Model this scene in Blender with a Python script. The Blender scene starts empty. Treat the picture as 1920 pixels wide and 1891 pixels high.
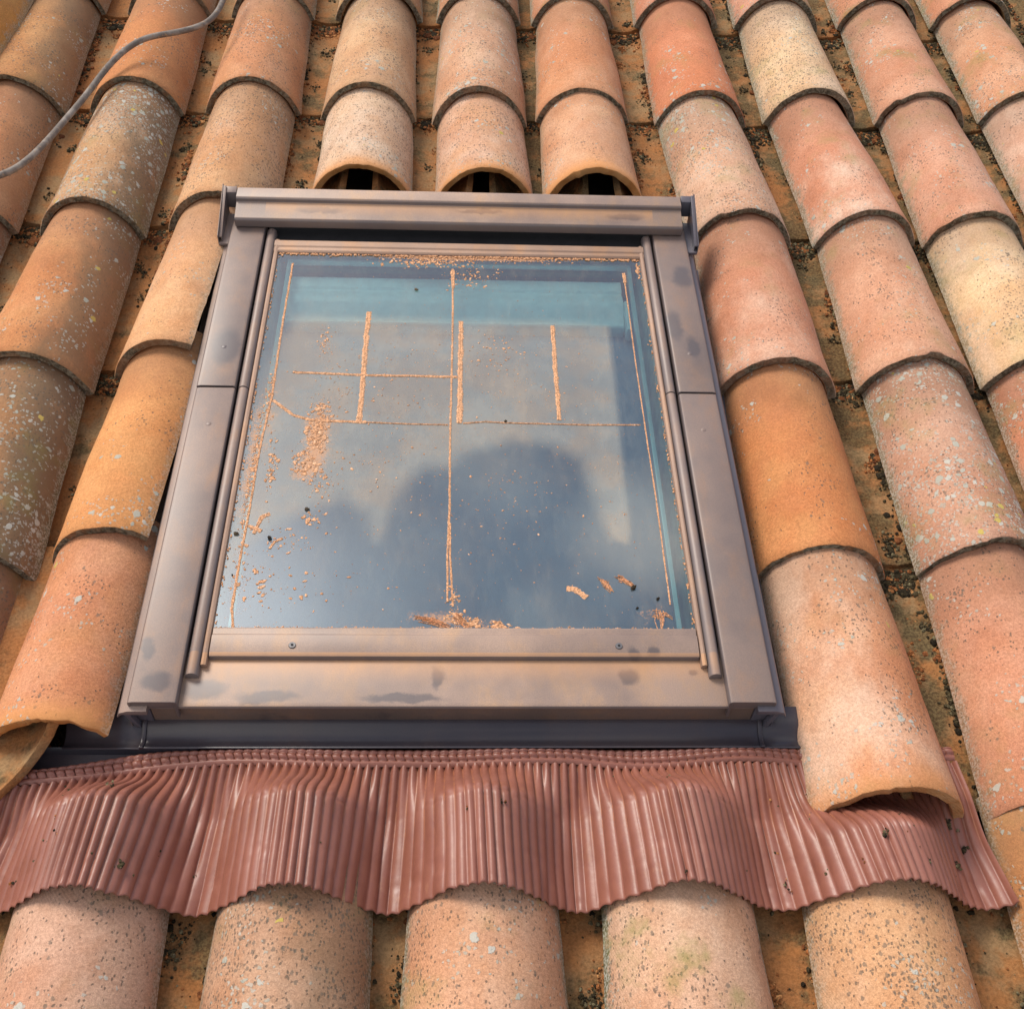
import bpy, bmesh, math, random
from mathutils import Vector, Matrix, noise
R = math.radians
sc = bpy.context.scene
COL = sc.collection
random.seed(7)

# ------------------------------------------------------------------ camera, sky, sun, exposure
PITCH = R(18)                                   # the roof slope
ROOF = Matrix.Rotation(PITCH, 4, 'X')           # roof coordinates: u across, v up the slope, w off the roof
cd = bpy.data.cameras.new('camera'); cam = bpy.data.objects.new('camera', cd); COL.objects.link(cam)
X = Vector((0.99882915, -0.0237476, 0.04214722)); Y = -Vector((0.00856069, -0.7707103, -0.63712821)); Z = X.cross(Y)
M = Matrix((X, Y, Z)).transposed().to_4x4(); M.translation = Vector((0.00073, -0.71989, 1.4110))
cam.matrix_world = ROOF @ M
cd.sensor_width = 36; cd.lens = 39.38; cd.clip_start = .02; cd.clip_end = 500
sc.camera = cam

SUN = Vector((-.46, .34, .82)).normalized()
w = bpy.data.worlds.new('World'); sc.world = w; w.use_nodes = True
nt = w.node_tree; nt.nodes.clear(); N = nt.nodes.new; L = nt.links.new
out = N('ShaderNodeOutputWorld'); bg = N('ShaderNodeBackground'); sky = N('ShaderNodeTexSky')
sky.sky_type = 'NISHITA'; sky.sun_disc = False
sky.sun_elevation = math.asin(SUN.z); sky.sun_rotation = math.atan2(SUN.x, SUN.y)
sky.air_density = 1.0; sky.dust_density = 1.5; sky.ozone_density = 1.5
tc = N('ShaderNodeTexCoord'); n1 = N('ShaderNodeTexNoise'); n1.inputs['Scale'].default_value = 2.1
n1.inputs['Detail'].default_value = 4; n1.inputs['Roughness'].default_value = .5; n1.inputs['Distortion'].default_value = .3
mp = N('ShaderNodeMapping'); mp.inputs['Location'].default_value = (3.1, 1.7, .6)
L(tc.outputs['Generated'], mp.inputs[0]); L(mp.outputs[0], n1.inputs['Vector'])
rp = N('ShaderNodeMapRange'); rp.inputs[1].default_value = .44; rp.inputs[2].default_value = .62; rp.clamp = True
L(n1.outputs[0], rp.inputs[0])
mx = N('ShaderNodeMix'); mx.data_type = 'RGBA'
# broken cloud; unseen gap and wisps added to shape the reflection in the glass
def wn(t, **k):
    x = N(t)
    for a, b in k.items(): setattr(x, a, b)
    return x
def wm(op, a, b, clamp=False):
    x = wn('ShaderNodeMath', operation=op, use_clamp=clamp)
    for i, q in enumerate((a, b)):
        if isinstance(q, (int, float)): x.inputs[i].default_value = q
        else: L(q, x.inputs[i])
    return x.outputs[0]
nw = N('ShaderNodeTexNoise'); nw.inputs['Scale'].default_value = 9; nw.inputs['Detail'].default_value = 3; L(tc.outputs['Generated'], nw.inputs['Vector'])
v1 = wn('ShaderNodeVectorMath', operation='SUBTRACT'); L(nw.outputs[1], v1.inputs[0]); v1.inputs[1].default_value = (.5, .5, .5)
v2 = wn('ShaderNodeVectorMath', operation='MULTIPLY_ADD'); L(v1.outputs[0], v2.inputs[0]); v2.inputs[1].default_value = (.10, .10, .10); L(tc.outputs['Generated'], v2.inputs[2])
def ball(c, a, b):
    d = wn('ShaderNodeVectorMath', operation='DISTANCE'); L(v2.outputs[0], d.inputs[0]); d.inputs[1].default_value = c
    q = wn('ShaderNodeMapRange', interpolation_type='SMOOTHSTEP'); q.clamp = True; L(d.outputs[1], q.inputs[0]); q.inputs[1].default_value = a; q.inputs[2].default_value = b
    return q.outputs[0]
cl = wm('MULTIPLY', rp.outputs[0], ball((0, .40, .92), .28, .48))
for c, r0, r1, k in (((.150, .335, .925), .085, .01, .75), ((.085, .250, .960), .06, .01, .35), ((.03, .41, .91), .08, .01, .32), ((-.06, .33, .94), .09, .01, .18)):
    cl = wm('MAXIMUM', cl, wm('MULTIPLY', ball(c, r0, r1), k))
L(cl, mx.inputs[0])
# unseen bright patch added to the sky to lighten the glass reflection
added_glow = wn('ShaderNodeMix', data_type='RGBA'); L(wm('POWER', ball((-.30, .215, .93), .36, .0), 1.5), added_glow.inputs[0]); added_glow.inputs[7].default_value = (24, 24.5, 25, 1); L(sky.outputs[0], mx.inputs[6]); mx.inputs[7].default_value = (9.5, 9.2, 8.9, 1)   # bright cloud
L(mx.outputs[2], added_glow.inputs[6]); L(added_glow.outputs[2], bg.inputs[0]); bg.inputs[1].default_value = .12; L(bg.outputs[0], out.inputs[0])

sl = bpy.data.lights.new('sun', 'SUN'); so = bpy.data.objects.new('sun', sl); COL.objects.link(so)
sl.energy = 2.6; sl.angle = R(24); sl.color = (1, .93, .82)
so.rotation_euler = SUN.to_track_quat('Z', 'Y').to_euler()
so.location = SUN * 10
vs = sc.view_settings
vs.view_transform = 'Standard'; vs.look = 'None'; vs.gamma = 1; vs.use_curve_mapping = False; vs.exposure = .33

# ------------------------------------------------------------------ material helper
class Mat:
    def __init__(s, name):
        s.m = bpy.data.materials.new(name); s.m.use_nodes = True; s.t = s.m.node_tree
        s.t.nodes.clear(); s.out = s.n('ShaderNodeOutputMaterial')
    def n(s, t, **k):
        x = s.t.nodes.new(t)
        for a, b in k.items(): setattr(x, a, b)
        return x
    def l(s, a, b): s.t.links.new(a, b)
    def put(s, inp, v):
        if hasattr(v, 'is_output') or isinstance(v, bpy.types.NodeSocket): s.l(v, inp)
        elif isinstance(v, (tuple, list)) and len(v) == 3 and inp.type == 'RGBA': inp.default_value = (*v, 1)
        else: inp.default_value = v
    def math(s, op, a, b=0.0, c=None, clamp=False):
        x = s.n('ShaderNodeMath', operation=op, use_clamp=clamp); s.put(x.inputs[0], a); s.put(x.inputs[1], b)
        if c is not None: s.put(x.inputs[2], c)
        return x.outputs[0]
    def vm(s, op, a, b=(0, 0, 0)):
        x = s.n('ShaderNodeVectorMath', operation=op); s.put(x.inputs[0], a); s.put(x.inputs[1], b)
        return x.outputs[1] if op in ('LENGTH', 'DISTANCE', 'DOT_PRODUCT') else x.outputs[0]
    def mr(s, v, a, b, c=0.0, d=1.0):
        x = s.n('ShaderNodeMapRange', interpolation_type='SMOOTHSTEP'); x.clamp = True
        for i, q in enumerate((v, a, b, c, d)): s.put(x.inputs[i], q)
        return x.outputs[0]
    def noise(s, vec, sc_, det=3, rough=.55, dist=0, col=False):
        x = s.n('ShaderNodeTexNoise'); s.put(x.inputs['Vector'], vec); x.inputs['Scale'].default_value = sc_
        x.inputs['Detail'].default_value = det; x.inputs['Roughness'].default_value = rough; x.inputs['Distortion'].default_value = dist
        return x.outputs[1] if col else x.outputs[0]
    def vor(s, vec, sc_, rnd=1):
        x = s.n('ShaderNodeTexVoronoi'); s.put(x.inputs['Vector'], vec); x.inputs['Scale'].default_value = sc_
        x.inputs['Randomness'].default_value = rnd
        return x.outputs['Distance'], x.outputs['Color']
    def mix(s, f, a, b, mode='MIX'):
        x = s.n('ShaderNodeMix', data_type='RGBA', blend_type=mode); s.put(x.inputs[0], f); s.put(x.inputs[6], a); s.put(x.inputs[7], b)
        return x.outputs[2]
    def obj(s): return s.n('ShaderNodeTexCoord').outputs['Object']
    def sep(s, v):
        x = s.n('ShaderNodeSeparateXYZ'); s.put(x.inputs[0], v); return x.outputs
    def prop(s, name, kind='OBJECT'):
        x = s.n('ShaderNodeAttribute'); x.attribute_type = kind; x.attribute_name = name; return x.outputs['Fac']
    def bump(s, h, dist, strength=1, normal=None):
        x = s.n('ShaderNodeBump'); s.put(x.inputs['Height'], h); x.inputs['Distance'].default_value = dist
        x.inputs['Strength'].default_value = strength
        if normal is not None: s.l(normal, x.inputs['Normal'])
        return x.outputs[0]
    def bsdf(s, col, rough=.8, metal=0, spec=.4, normal=None, coat=0):
        x = s.n('ShaderNodeBsdfPrincipled'); s.put(x.inputs['Base Color'], col); s.put(x.inputs['Roughness'], rough)
        s.put(x.inputs['Metallic'], metal); s.put(x.inputs['Specular IOR Level'], spec)
        if coat: x.inputs['Coat Weight'].default_value = coat
        if normal is not None: s.l(normal, x.inputs['Normal'])
        return x.outputs[0]
    def done(s, sh): s.l(sh, s.out.inputs[0]); return s.m

def flat(name, col, rough=.6, metal=0, spec=.4, var=.25, sc_=40):
    m = Mat(name); c = m.obj(); f = m.noise(c, sc_, 4)
    k = m.mr(f, .3, .7); a = tuple(x * (1 - var) for x in col); b = tuple(min(1, x * (1 + var)) for x in col)
    return m.done(m.bsdf(m.mix(k, a, b), rough, metal, spec))

# terracotta of the cover tiles; each tile brings its own colour and amounts of wear as properties
def clay(name, lip=False):
    m = Mat(name); o = m.obj()
    rnd = m.n('ShaderNodeObjectInfo').outputs['Random']
    off = m.n('ShaderNodeCombineXYZ'); m.l(m.math('MULTIPLY', rnd, 37.0), off.inputs[0]); m.l(m.math('MULTIPLY', rnd, 91.0), off.inputs[1])
    p = m.vm('ADD', o, off.outputs[0])
    ps = m.vm('MULTIPLY', p, (1, .55, 1))                    # wear runs down the slope
    base = m.n('ShaderNodeObjectInfo').outputs['Color']
    lo = m.noise(p, 7, 2); mid = m.noise(p, 30, 5, .6); fin = m.noise(p, 260, 3, .7); sand = m.noise(p, 900, 2, .7)
    c = m.mix(m.mr(lo, .38, .66), m.mix(1.0, base, (.92, .84, .79), 'MULTIPLY'), m.mix(1.0, base, (1.08, 1.12, 1.14), 'MULTIPLY'))
    c = m.mix(m.math('MULTIPLY', m.mr(mid, .42, .68), .5), c, m.mix(1.0, base, (.97, .83, .72), 'MULTIPLY'))
    # pale bloom
    bl = m.math('MULTIPLY', m.mr(m.noise(m.vm('ADD', ps, (5, 3, 0)), 6.5, 5, .62), .42, .70), m.math('MULTIPLY', m.prop('bloom'), .8))
    c = m.mix(bl, c, (.72, .56, .44))
    # orange dust
    du = m.math('MULTIPLY', m.mr(m.noise(m.vm('ADD', p, (1, 8, 0)), 9, 4, .6), .4, .68), m.prop('dust'))
    c = m.mix(m.math('MULTIPLY', du, .85), c, (.56, .26, .10))
    # sand grain
    c = m.mix(.75, c, m.mix(m.mr(fin, .3, .7), (.76, .73, .70), (1.17, 1.16, 1.15)), 'MULTIPLY')
    c = m.mix(.45, c, m.mix(m.mr(sand, .3, .7), (.6, .58, .56), (1.35, 1.33, 1.3)), 'MULTIPLY')
    # grime on the weather side and along the feet
    xs = m.sep(o); side = m.mr(xs[0], -.02, .09)
    gr = m.math('MULTIPLY', m.mr(m.math('ADD', m.math('MULTIPLY', side, .55), m.noise(ps, 22, 5, .65)), .55, 1.05), m.math('MULTIPLY', m.prop('grime'), .72))
    c = m.mix(gr, c, (.17, .115, .068))
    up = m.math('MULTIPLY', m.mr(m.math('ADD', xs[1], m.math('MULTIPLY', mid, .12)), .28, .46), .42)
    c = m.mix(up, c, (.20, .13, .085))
    st = m.math('MULTIPLY', m.mr(m.noise(m.vm('ADD', ps, (17, 5, 0)), 16, 5, .68), .50, .72), .38)
    c = m.mix(st, c, m.mix(1.0, c, (.66, .60, .55), 'MULTIPLY'))
    # dark specks
    dens = m.math('ADD', m.noise(m.vm('ADD', p, (9, 2, 0)), 11, 4, .6), m.math('MULTIPLY', m.prop('speck'), .21))
    dens = m.math('SUBTRACT', m.math('MULTIPLY', dens, 3.6), 2.02)
    d1, c1 = m.vor(m.vm('MULTIPLY', p, (1, .7, 1)), 230); r1 = m.sep(c1)[0]
    hit = m.math('MULTIPLY', m.mr(m.math('ADD', d1, m.math('MULTIPLY', m.math('SUBTRACT', fin, .5), .8)), .36, .20), m.math('LESS_THAN', r1, dens))
    d2, c2 = m.vor(m.vm('MULTIPLY', p, (1, .75, 1)), 150); r2 = m.sep(c2)[1]
    hit2 = m.math('MULTIPLY', m.mr(m.math('ADD', d2, m.math('MULTIPLY', m.math('SUBTRACT', fin, .5), .9)), .42, .28), m.math('LESS_THAN', r2, m.math('SUBTRACT', m.math('MULTIPLY', dens, .5), .06)))
    c = m.mix(m.math('MULTIPLY', hit, .72), c, (.11, .088, .066)); c = m.mix(m.math('MULTIPLY', hit2, .62), c, (.13, .11, .085))
    fr_ = m.math('MULTIPLY', m.math('MULTIPLY', m.prop('clean'), m.mr(m.math('ADD', xs[1], m.math('MULTIPLY', mid, .05)), .075, .02)), .8)
    c = m.mix(fr_, c, (.62, .27, .09))
    # pale crusty lichen
    ld = m.math('ADD', m.noise(m.vm('ADD', p, (3, 19, 0)), 8, 3, .6), m.math('MULTIPLY', m.prop('lichen'), .185))
    ld = m.math('SUBTRACT', m.math('MULTIPLY', ld, 3.4), 2.02)
    wp = m.vm('ADD', p, m.vm('MULTIPLY', m.noise(p, 110, 3, .6, 0, True), (.011, .011, .011)))
    d3, c3 = m.vor(wp, 62); s3 = m.sep(c3)
    h3 = m.math('MULTIPLY', m.mr(d3, m.math('ADD', .18, m.math('MULTIPLY', s3[1], .26)), m.math('ADD', .12, m.math('MULTIPLY', s3[1], .26))), m.math('LESS_THAN', s3[0], ld))
    d4, c4 = m.vor(wp, 170); s4 = m.sep(c4)
    h4 = m.math('MULTIPLY', m.mr(d4, .42, .34), m.math('LESS_THAN', s4[0], m.math('ADD', ld, .06)))
    lc = m.mix(m.mr(s3[2], .2, .8), (.47, .46, .40), (.36, .37, .31))
    li = m.math('MAXIMUM', m.math('MULTIPLY', h3, .85), m.math('MULTIPLY', h4, .6))
    c = m.mix(li, c, lc)
    yl = m.math('MULTIPLY', m.math('MULTIPLY', h3, m.math('GREATER_THAN', s3[2], .93)), .8)
    c = m.mix(yl, c, (.52, .36, .05))
    # green film along the feet
    e = m.prop('edge', 'GEOMETRY')
    eg = m.math('MULTIPLY', m.mr(m.math('ADD', m.math('MULTIPLY', e, .55), m.noise(p, 60, 5, .7)), .72, 1.0), m.math('ADD', .3, m.math('MULTIPLY', m.prop('green'), .75)))
    c = m.mix(eg, c, m.mix(m.mr(m.noise(p, 300, 2), .42, .6), (.15, .135, .075), (.42, .40, .33)))
    gp = m.math('MULTIPLY', m.mr(m.noise(m.vm('ADD', p, (13, 1, 0)), 10, 5, .65), .52, .72), m.prop('green'))
    c = m.mix(m.math('MULTIPLY', gp, .6), c, (.22, .22, .06))
    if lip:
        cl = m.prop('clean')
        dirt = m.mix(m.mr(m.noise(p, 140, 5, .7), .40, .62), (.085, .070, .048), (.25, .22, .16))
        raw = m.mix(m.mr(mid, .35, .65), (.66, .28, .085), (.74, .38, .15))
        k = m.mr(m.math('ADD', m.noise(m.vm('ADD', p, (4, 4, 4)), 24, 4, .6), m.math('MULTIPLY', m.prop('top', 'GEOMETRY'), .0)), .44, .60)
        aged = m.mix(m.math('MULTIPLY', k, m.math('SUBTRACT', .60, m.math('MULTIPLY', m.prop('green'), .4))), dirt, m.mix(.55, c, (.20, .11, .06)))
        c = m.mix(cl, aged, raw)
    wv = m.n('ShaderNodeTexWave', wave_type='BANDS', bands_direction='DIAGONAL'); m.l(o, wv.inputs[0]); wv.inputs['Scale'].default_value = 110
    wv.inputs['Distortion'].default_value = .6; wv.inputs['Detail'].default_value = 1
    h = m.math('ADD', m.math('MULTIPLY', fin, .7), m.math('MULTIPLY', sand, .45))
    h = m.math('ADD', h, m.math('MULTIPLY', mid, 1.1)); h = m.math('ADD', h, m.math('MULTIPLY', li, .7))
    h = m.math('SUBTRACT', h, m.math('MULTIPLY', hit, .45)); h = m.math('ADD', h, m.math('MULTIPLY', wv.outputs[1], m.math('MULTIPLY', m.prop('weave'), .16)))
    return m.done(m.bsdf(c, .88, 0, .22, m.bump(h, .0009 if not lip else .003)))
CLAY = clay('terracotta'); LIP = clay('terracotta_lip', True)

def channel_clay():
    m = Mat('channel_terracotta'); o = m.obj(); g = m.n('ShaderNodeNewGeometry').outputs['Position']
    p = m.vm('ADD', g, (7, 3, 0)); mid = m.noise(p, 26, 5, .6); fin = m.noise(p, 240, 4, .7)
    c = m.mix(m.mr(m.noise(p, 9, 3), .36, .64), (.33, .14, .050), (.30, .185, .09))
    c = m.mix(m.math('MULTIPLY', m.mr(mid, .45, .62), .75), c, (.36, .15, .05))
    mo = m.mr(m.math('ADD', m.noise(m.vm('ADD', p, (2, 0, 5)), 13, 5, .7), m.math('MULTIPLY', m.prop('moss'), .27)), .66, .80)
    c = m.mix(m.math('MULTIPLY', mo, .75), c, m.mix(m.mr(fin, .4, .6), (.05, .042, .022), (.12, .098, .045)))
    d, cc = m.vor(p, 120); hit = m.math('MULTIPLY', m.mr(d, .36, .28), m.math('GREATER_THAN', m.math('ADD', m.sep(cc)[0], mid), 1.24))
    c = m.mix(m.math('MULTIPLY', hit, .22), c, (.12, .07, .04))
    c = m.mix(.7, c, m.mix(m.mr(fin, .3, .7), (.68, .66, .62), (1.25, 1.22, 1.2)), 'MULTIPLY')
    return m.done(m.bsdf(c, .92, 0, .2, m.bump(m.math('ADD', m.math('MULTIPLY', mid, 2.0), fin), .002)))
CHAN = channel_clay()

def crumb(name, pal, spec=.2):
    m = Mat(name); a = m.n('ShaderNodeAttribute'); a.attribute_name = 'shade'; f = a.outputs['Fac']
    c = m.mix(m.mr(f, 0, .6), pal[0], pal[1]); c = m.mix(m.mr(f, .7, 1), c, pal[2]); c = m.mix(.8, c, m.mix(m.mr(m.noise(m.obj(), 420, 3, .7), .35, .65), (.45, .42, .4), (1.5, 1.45, 1.35)), 'MULTIPLY')
    return m.done(m.bsdf(c, .95, 0, spec, m.bump(m.noise(m.obj(), 700, 3, .7), .001)))
MOSS = crumb('dead_moss', [(.020, .015, .009), (.075, .058, .030), (.20, .17, .10)])
CRUMB = crumb('clay_crumb', [(.13, .045, .018), (.34, .13, .045), (.50, .25, .10)])
MUD = crumb('dried_mud', [(.50, .24, .12), (.64, .35, .20), (.72, .46, .30)])
BIT = crumb('dark_bit', [(.02, .015, .01), (.06, .045, .03), (.14, .11, .07)])

SMUDGES = [(-.388,.684,.030,.050),(-.412,.095,.010,.022),(.242,.093,.010,.012),(.268,.095,.009,.009),(.233,.063,.015,.014),(.321,.068,.008,.005),
 (-.026,.059,.010,.020),(-.248,.030,.045,.012),(-.07,.027,.06,.008),(.371,.756,.020,.045),(.404,.887,.020,.036),(-.262,1.030,.05,.010),(.036,1.035,.05,.006),(.308,1.028,.04,.009),(-.391,.045,.024,.018),(.40,.70,.012,.03),(-.33,.04,.03,.018)]
def metal(name, dusty=1.0, base=(.085, .074, .080), rough=.38, dc=((.47, .30, .21), (.56, .31, .17))):
    m = Mat(name); o = m.obj(); xs = m.sep(o)
    n = m.noise(o, 6, 4, .6); n2 = m.noise(m.vm('MULTIPLY', o, (1, .5, 1)), 26, 5, .65); f = m.noise(o, 700, 2, .7)
    w_ = m.vm('ADD', o, m.vm('MULTIPLY', m.vm('SUBTRACT', m.noise(o, 38, 4, .6, 0, True), (.5, .5, .5)), (.022, .022, 0)))
    clean = None
    for (a, b, ra, rb) in SMUDGES:
        q = m.vm('MULTIPLY', m.vm('SUBTRACT', w_, (a, b, 0)), (1 / ra, 1 / rb, 0))
        k = m.mr(m.vm('LENGTH', q), 1.15, .55); clean = k if clean is None else m.math('MAXIMUM', clean, k)
    geo = m.n('ShaderNodeNewGeometry').outputs['Normal']
    up = ROOF.to_3x3() @ Vector((0, 0, 1)); fl = m.mr(m.vm('DOT_PRODUCT', geo, tuple(up)), .55, .97)   # dust settles on faces lying with the roof
    amt = m.math('MULTIPLY', m.mr(m.math('ADD', m.math('MULTIPLY', n, .9), m.math('MULTIPLY', n2, .14)), .36, .68), .34)
    amt = m.math('MULTIPLY', m.math('ADD', amt, .44), m.mr(xs[0], .15, .48, 1.0, .62))
    amt = m.math('MULTIPLY', amt, m.math('SUBTRACT', 1.0, m.math('MULTIPLY', clean, .72)))
    amt = m.math('MULTIPLY', amt, m.math('ADD', .28, m.math('MULTIPLY', fl, .72)))
    amt = m.math('MULTIPLY', amt, m.math('ADD', .82, m.math('MULTIPLY', m.mr(f, .3, .7), .36)))
    amt = m.math('MULTIPLY', amt, dusty, None, True)
    ob = m.math('MAXIMUM', m.math('MULTIPLY', m.mr(xs[1], .045, .088), m.math('LESS_THAN', xs[1], .093)), m.math('MULTIPLY', m.mr(xs[1], 1.012, 1.044), m.math('LESS_THAN', xs[1], 1.0462)))
    ob = m.math('MULTIPLY', ob, m.math('LESS_THAN', m.math('ABSOLUTE', xs[0]), .3605))
    ob = m.math('MULTIPLY', m.math('MULTIPLY', ob, fl), m.math('ADD', .25, m.math('MULTIPLY', n2, .6)))
    dust = m.mix(m.mr(n2, .45, .7), dc[0], dc[1])
    c = m.mix(m.math('MULTIPLY', ob, dusty, None, True), m.mix(amt, base, dust), (.60, .30, .13))
    return m.done(m.bsdf(c, m.math('ADD', rough, m.math('MULTIPLY', amt, .18)), 0, .5, m.bump(f, .0002, .6)))
METAL = metal('dusty_metal', .62); METAL_SILL = metal('orange_dusted_metal', 1.0, dc=((.49, .325, .235), (.56, .34, .20))); METAL_CLEAN = metal('grey_metal', .18, (.085, .083, .105), .33)
METAL_LESS = metal('brown_metal', .72, (.12, .105, .11), .40); METAL_FRONT = metal('dirty_front_metal', 1.35, (.05, .045, .045), .5)
METAL_ORANGE = metal('rust_dusted_metal', 1.15, (.22, .13, .09), .55)
TRAYM = metal('dark_tray_metal', .10, (.028, .028, .040), .30)
DARK = flat('recess_black', (.012, .011, .012), .7)  # black for the shaded recess box and the screw sockets
SCREW = flat('screw_steel', (.16, .15, .15), .4, .6)
WOODP = flat('painted_lining', (.30, .42, .38), .6, 0, .4, .12)
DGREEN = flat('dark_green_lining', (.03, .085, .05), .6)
RAIL = flat('blind_rail', (.80, .93, .92), .4, 0, .5, .06)
SPACER = flat('spacer_metal', (.45, .70, .70), .3, .3, .5, .05)
TIMBER = flat('old_timber', (.16, .10, .06), .9)
DECK = flat('roofing_underlay', (.05, .032, .022), .95)
def blindmat():
    m = Mat('blind_fabric'); o = m.obj(); f = m.noise(o, 500, 3, .6); b = m.noise(o, 5, 3, .5)
    c = m.mix(m.mr(b, .35, .65), (.20, .27, .38), (.24, .31, .42)); c = m.mix(.4, c, m.mix(f, (.8, .8, .8), (1.2, 1.2, 1.2)), 'MULTIPLY')
    return m.done(m.bsdf(c, .8, 0, .2))
BLIND = blindmat()

def glassmat():
    m = Mat('window_glass'); o = m.obj()
    gl = m.n('ShaderNodeBsdfAnisotropic') if False else m.n('ShaderNodeBsdfGlossy'); gl.inputs['Roughness'].default_value = .05; gl.inputs['Color'].default_value = (.93, .97, 1, 1)
    tr = m.n('ShaderNodeBsdfTransparent'); tr.inputs[0].default_value = (.72, .92, .88, 1)
    fr = m.n('ShaderNodeFresnel'); fr.inputs[0].default_value = 1.5
    k = m.math('ADD', m.math('MULTIPLY', fr.outputs[0], 1.8), .13, clamp=True)
    ms = m.n('ShaderNodeMixShader'); m.l(k, ms.inputs[0]); m.l(tr.outputs[0], ms.inputs[1]); m.l(gl.outputs[0], ms.inputs[2])
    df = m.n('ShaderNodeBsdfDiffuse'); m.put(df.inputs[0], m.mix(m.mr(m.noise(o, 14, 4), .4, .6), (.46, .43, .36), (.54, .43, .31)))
    painted_haze = m.prop('painted_haze', 'GEOMETRY'); n = m.noise(o, 9, 5, .65); n2 = m.noise(m.vm('MULTIPLY', o, (1, .35, 1)), 60, 4, .7)
    a = m.math('MULTIPLY', painted_haze, m.math('ADD', .27, m.math('MULTIPLY', m.mr(n, .35, .7), .12)))  # haze painted into the glass colour, leaving the silhouette dark
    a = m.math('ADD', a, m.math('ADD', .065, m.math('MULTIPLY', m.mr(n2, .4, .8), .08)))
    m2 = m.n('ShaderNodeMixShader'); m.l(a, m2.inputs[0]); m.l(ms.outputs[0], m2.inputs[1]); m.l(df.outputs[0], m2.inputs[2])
    od = m.prop('odust', 'GEOMETRY'); g1 = m.noise(o, 330, 4, .7); g2 = m.noise(o, 40, 4, .65)
    oa = m.math('MULTIPLY', m.mr(m.math('ADD', m.math('ADD', m.math('MULTIPLY', g1, .8), m.math('MULTIPLY', g2, .5)), m.math('MULTIPLY', od, .42)), .86, 1.02), m.math('ADD', .12, m.math('MULTIPLY', od, .75)), None, True)
    dm = m.n('ShaderNodeBsdfDiffuse'); dm.inputs[0].default_value = (.58, .31, .17, 1)
    m3 = m.n('ShaderNodeMixShader'); m.l(oa, m3.inputs[0]); m.l(m2.outputs[0], m3.inputs[1]); m.l(dm.outputs[0], m3.inputs[2])
    return m.done(m3.outputs[0])
GLASS = glassmat()

def apronmat():
    m = Mat('red_brown_lead'); o = m.obj(); n = m.noise(o, 12, 4, .6); f = m.noise(o, 90, 4, .65)
    c = m.mix(m.mr(n, .35, .65), (.225, .078, .052), (.275, .102, .072))
    c = m.mix(m.math('MULTIPLY', m.math('MULTIPLY', m.prop('groove', 'GEOMETRY'), m.mr(f, .35, .6)), .55), c, (.40, .15, .06))
    d = m.mr(m.noise(m.vm('MULTIPLY', o, (1, .4, 1)), 40, 5, .7), .62, .74)
    c = m.mix(m.math('MULTIPLY', d, .4), c, (.42, .20, .11))
    return m.done(m.bsdf(c, m.math('ADD', .30, m.math('MULTIPLY', f, .20)), 0, .5, m.bump(f, .0006, .5)))
APRON = apronmat()
def cablemat():
    m = Mat('cable_rubber'); g = m.obj(); n = m.noise(g, 30, 4, .6); n2 = m.noise(g, 160, 3)
    c = m.mix(m.mr(n, .45, .65), (.15, .12, .10), (.27, .225, .19)); c = m.mix(m.mr(n2, .6, .7), c, (.32, .20, .12))
    return m.done(m.bsdf(c, .7, 0, .3, m.bump(n2, .0008)))
CABLEM = cablemat()

# ------------------------------------------------------------------ object helpers
def tag(o, label=None, cat=None, group=None, kind=None):
    for k, v in (('label', label), ('category', cat), ('group', group), ('kind', kind)):
        if v: o[k] = v
    return o
def link(name, me, parent=None, mw=None):
    o = bpy.data.objects.new(name, me); COL.objects.link(o)
    if parent is not None: o.parent = parent
    else: o.matrix_world = mw if mw is not None else ROOF.copy()
    return o
def mesh(name, vs_, fs, mats, smooth=True, mi=None, attrs=None):
    me = bpy.data.meshes.new(name); me.from_pydata(vs_, [], fs)
    for m_ in (mats if isinstance(mats, (list, tuple)) else [mats]): me.materials.append(m_)
    if mi: me.polygons.foreach_set('material_index', mi)
    me.polygons.foreach_set('use_smooth', [smooth] * len(me.polygons))
    for k, a in (attrs or {}).items():
        at = me.attributes.new(k, 'FLOAT', 'POINT'); at.data.foreach_set('value', a)
    me.update(); return me
def prism(poly, a, b, axis, bev=.0012, seg=2):
    """closed profile extruded along u (axis 'u', poly in (v,w)) or along v (axis 'v', poly in (u,w)); returns a bmesh"""
    bm = bmesh.new(); P = []
    for t in (a, b):
        P.append([bm.verts.new((t, p[0], p[1]) if axis == 'u' else (p[0], t, p[1])) for p in poly])
    n = len(poly)
    for i in range(n): bm.faces.new((P[0][i], P[0][(i + 1) % n], P[1][(i + 1) % n], P[1][i]))
    bm.faces.new(P[0]); bm.faces.new(P[1][::-1])
    bmesh.ops.recalc_face_normals(bm, faces=bm.faces)
    if bev:
        es = [e for e in bm.edges if e.calc_face_angle(0) > .5]
        bmesh.ops.bevel(bm, geom=es, offset=bev, segments=seg, profile=.5, affect='EDGES', clamp_overlap=True)
    return bm
def part(name, bms, mat, parent, label=None):
    me = bpy.data.meshes.new(name); B = bmesh.new()
    for b in (bms if isinstance(bms, list) else [bms]):
        t = bpy.data.meshes.new('t'); b.to_mesh(t); B.from_mesh(t); b.free(); bpy.data.meshes.remove(t)
    B.to_mesh(me); B.free(); me.materials.append(mat)
    me.polygons.foreach_set('use_smooth', [True] * len(me.polygons)); me.set_sharp_from_angle(angle=R(35))
    o = link(name, me, parent)
    if label: o['label'] = label
    return o
def box(u0, u1, v0, v1, w0, w1, bev=.001): return prism([(v0, w0), (v1, w0), (v1, w1), (v0, w1)], u0, u1, 'u', bev)
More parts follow.
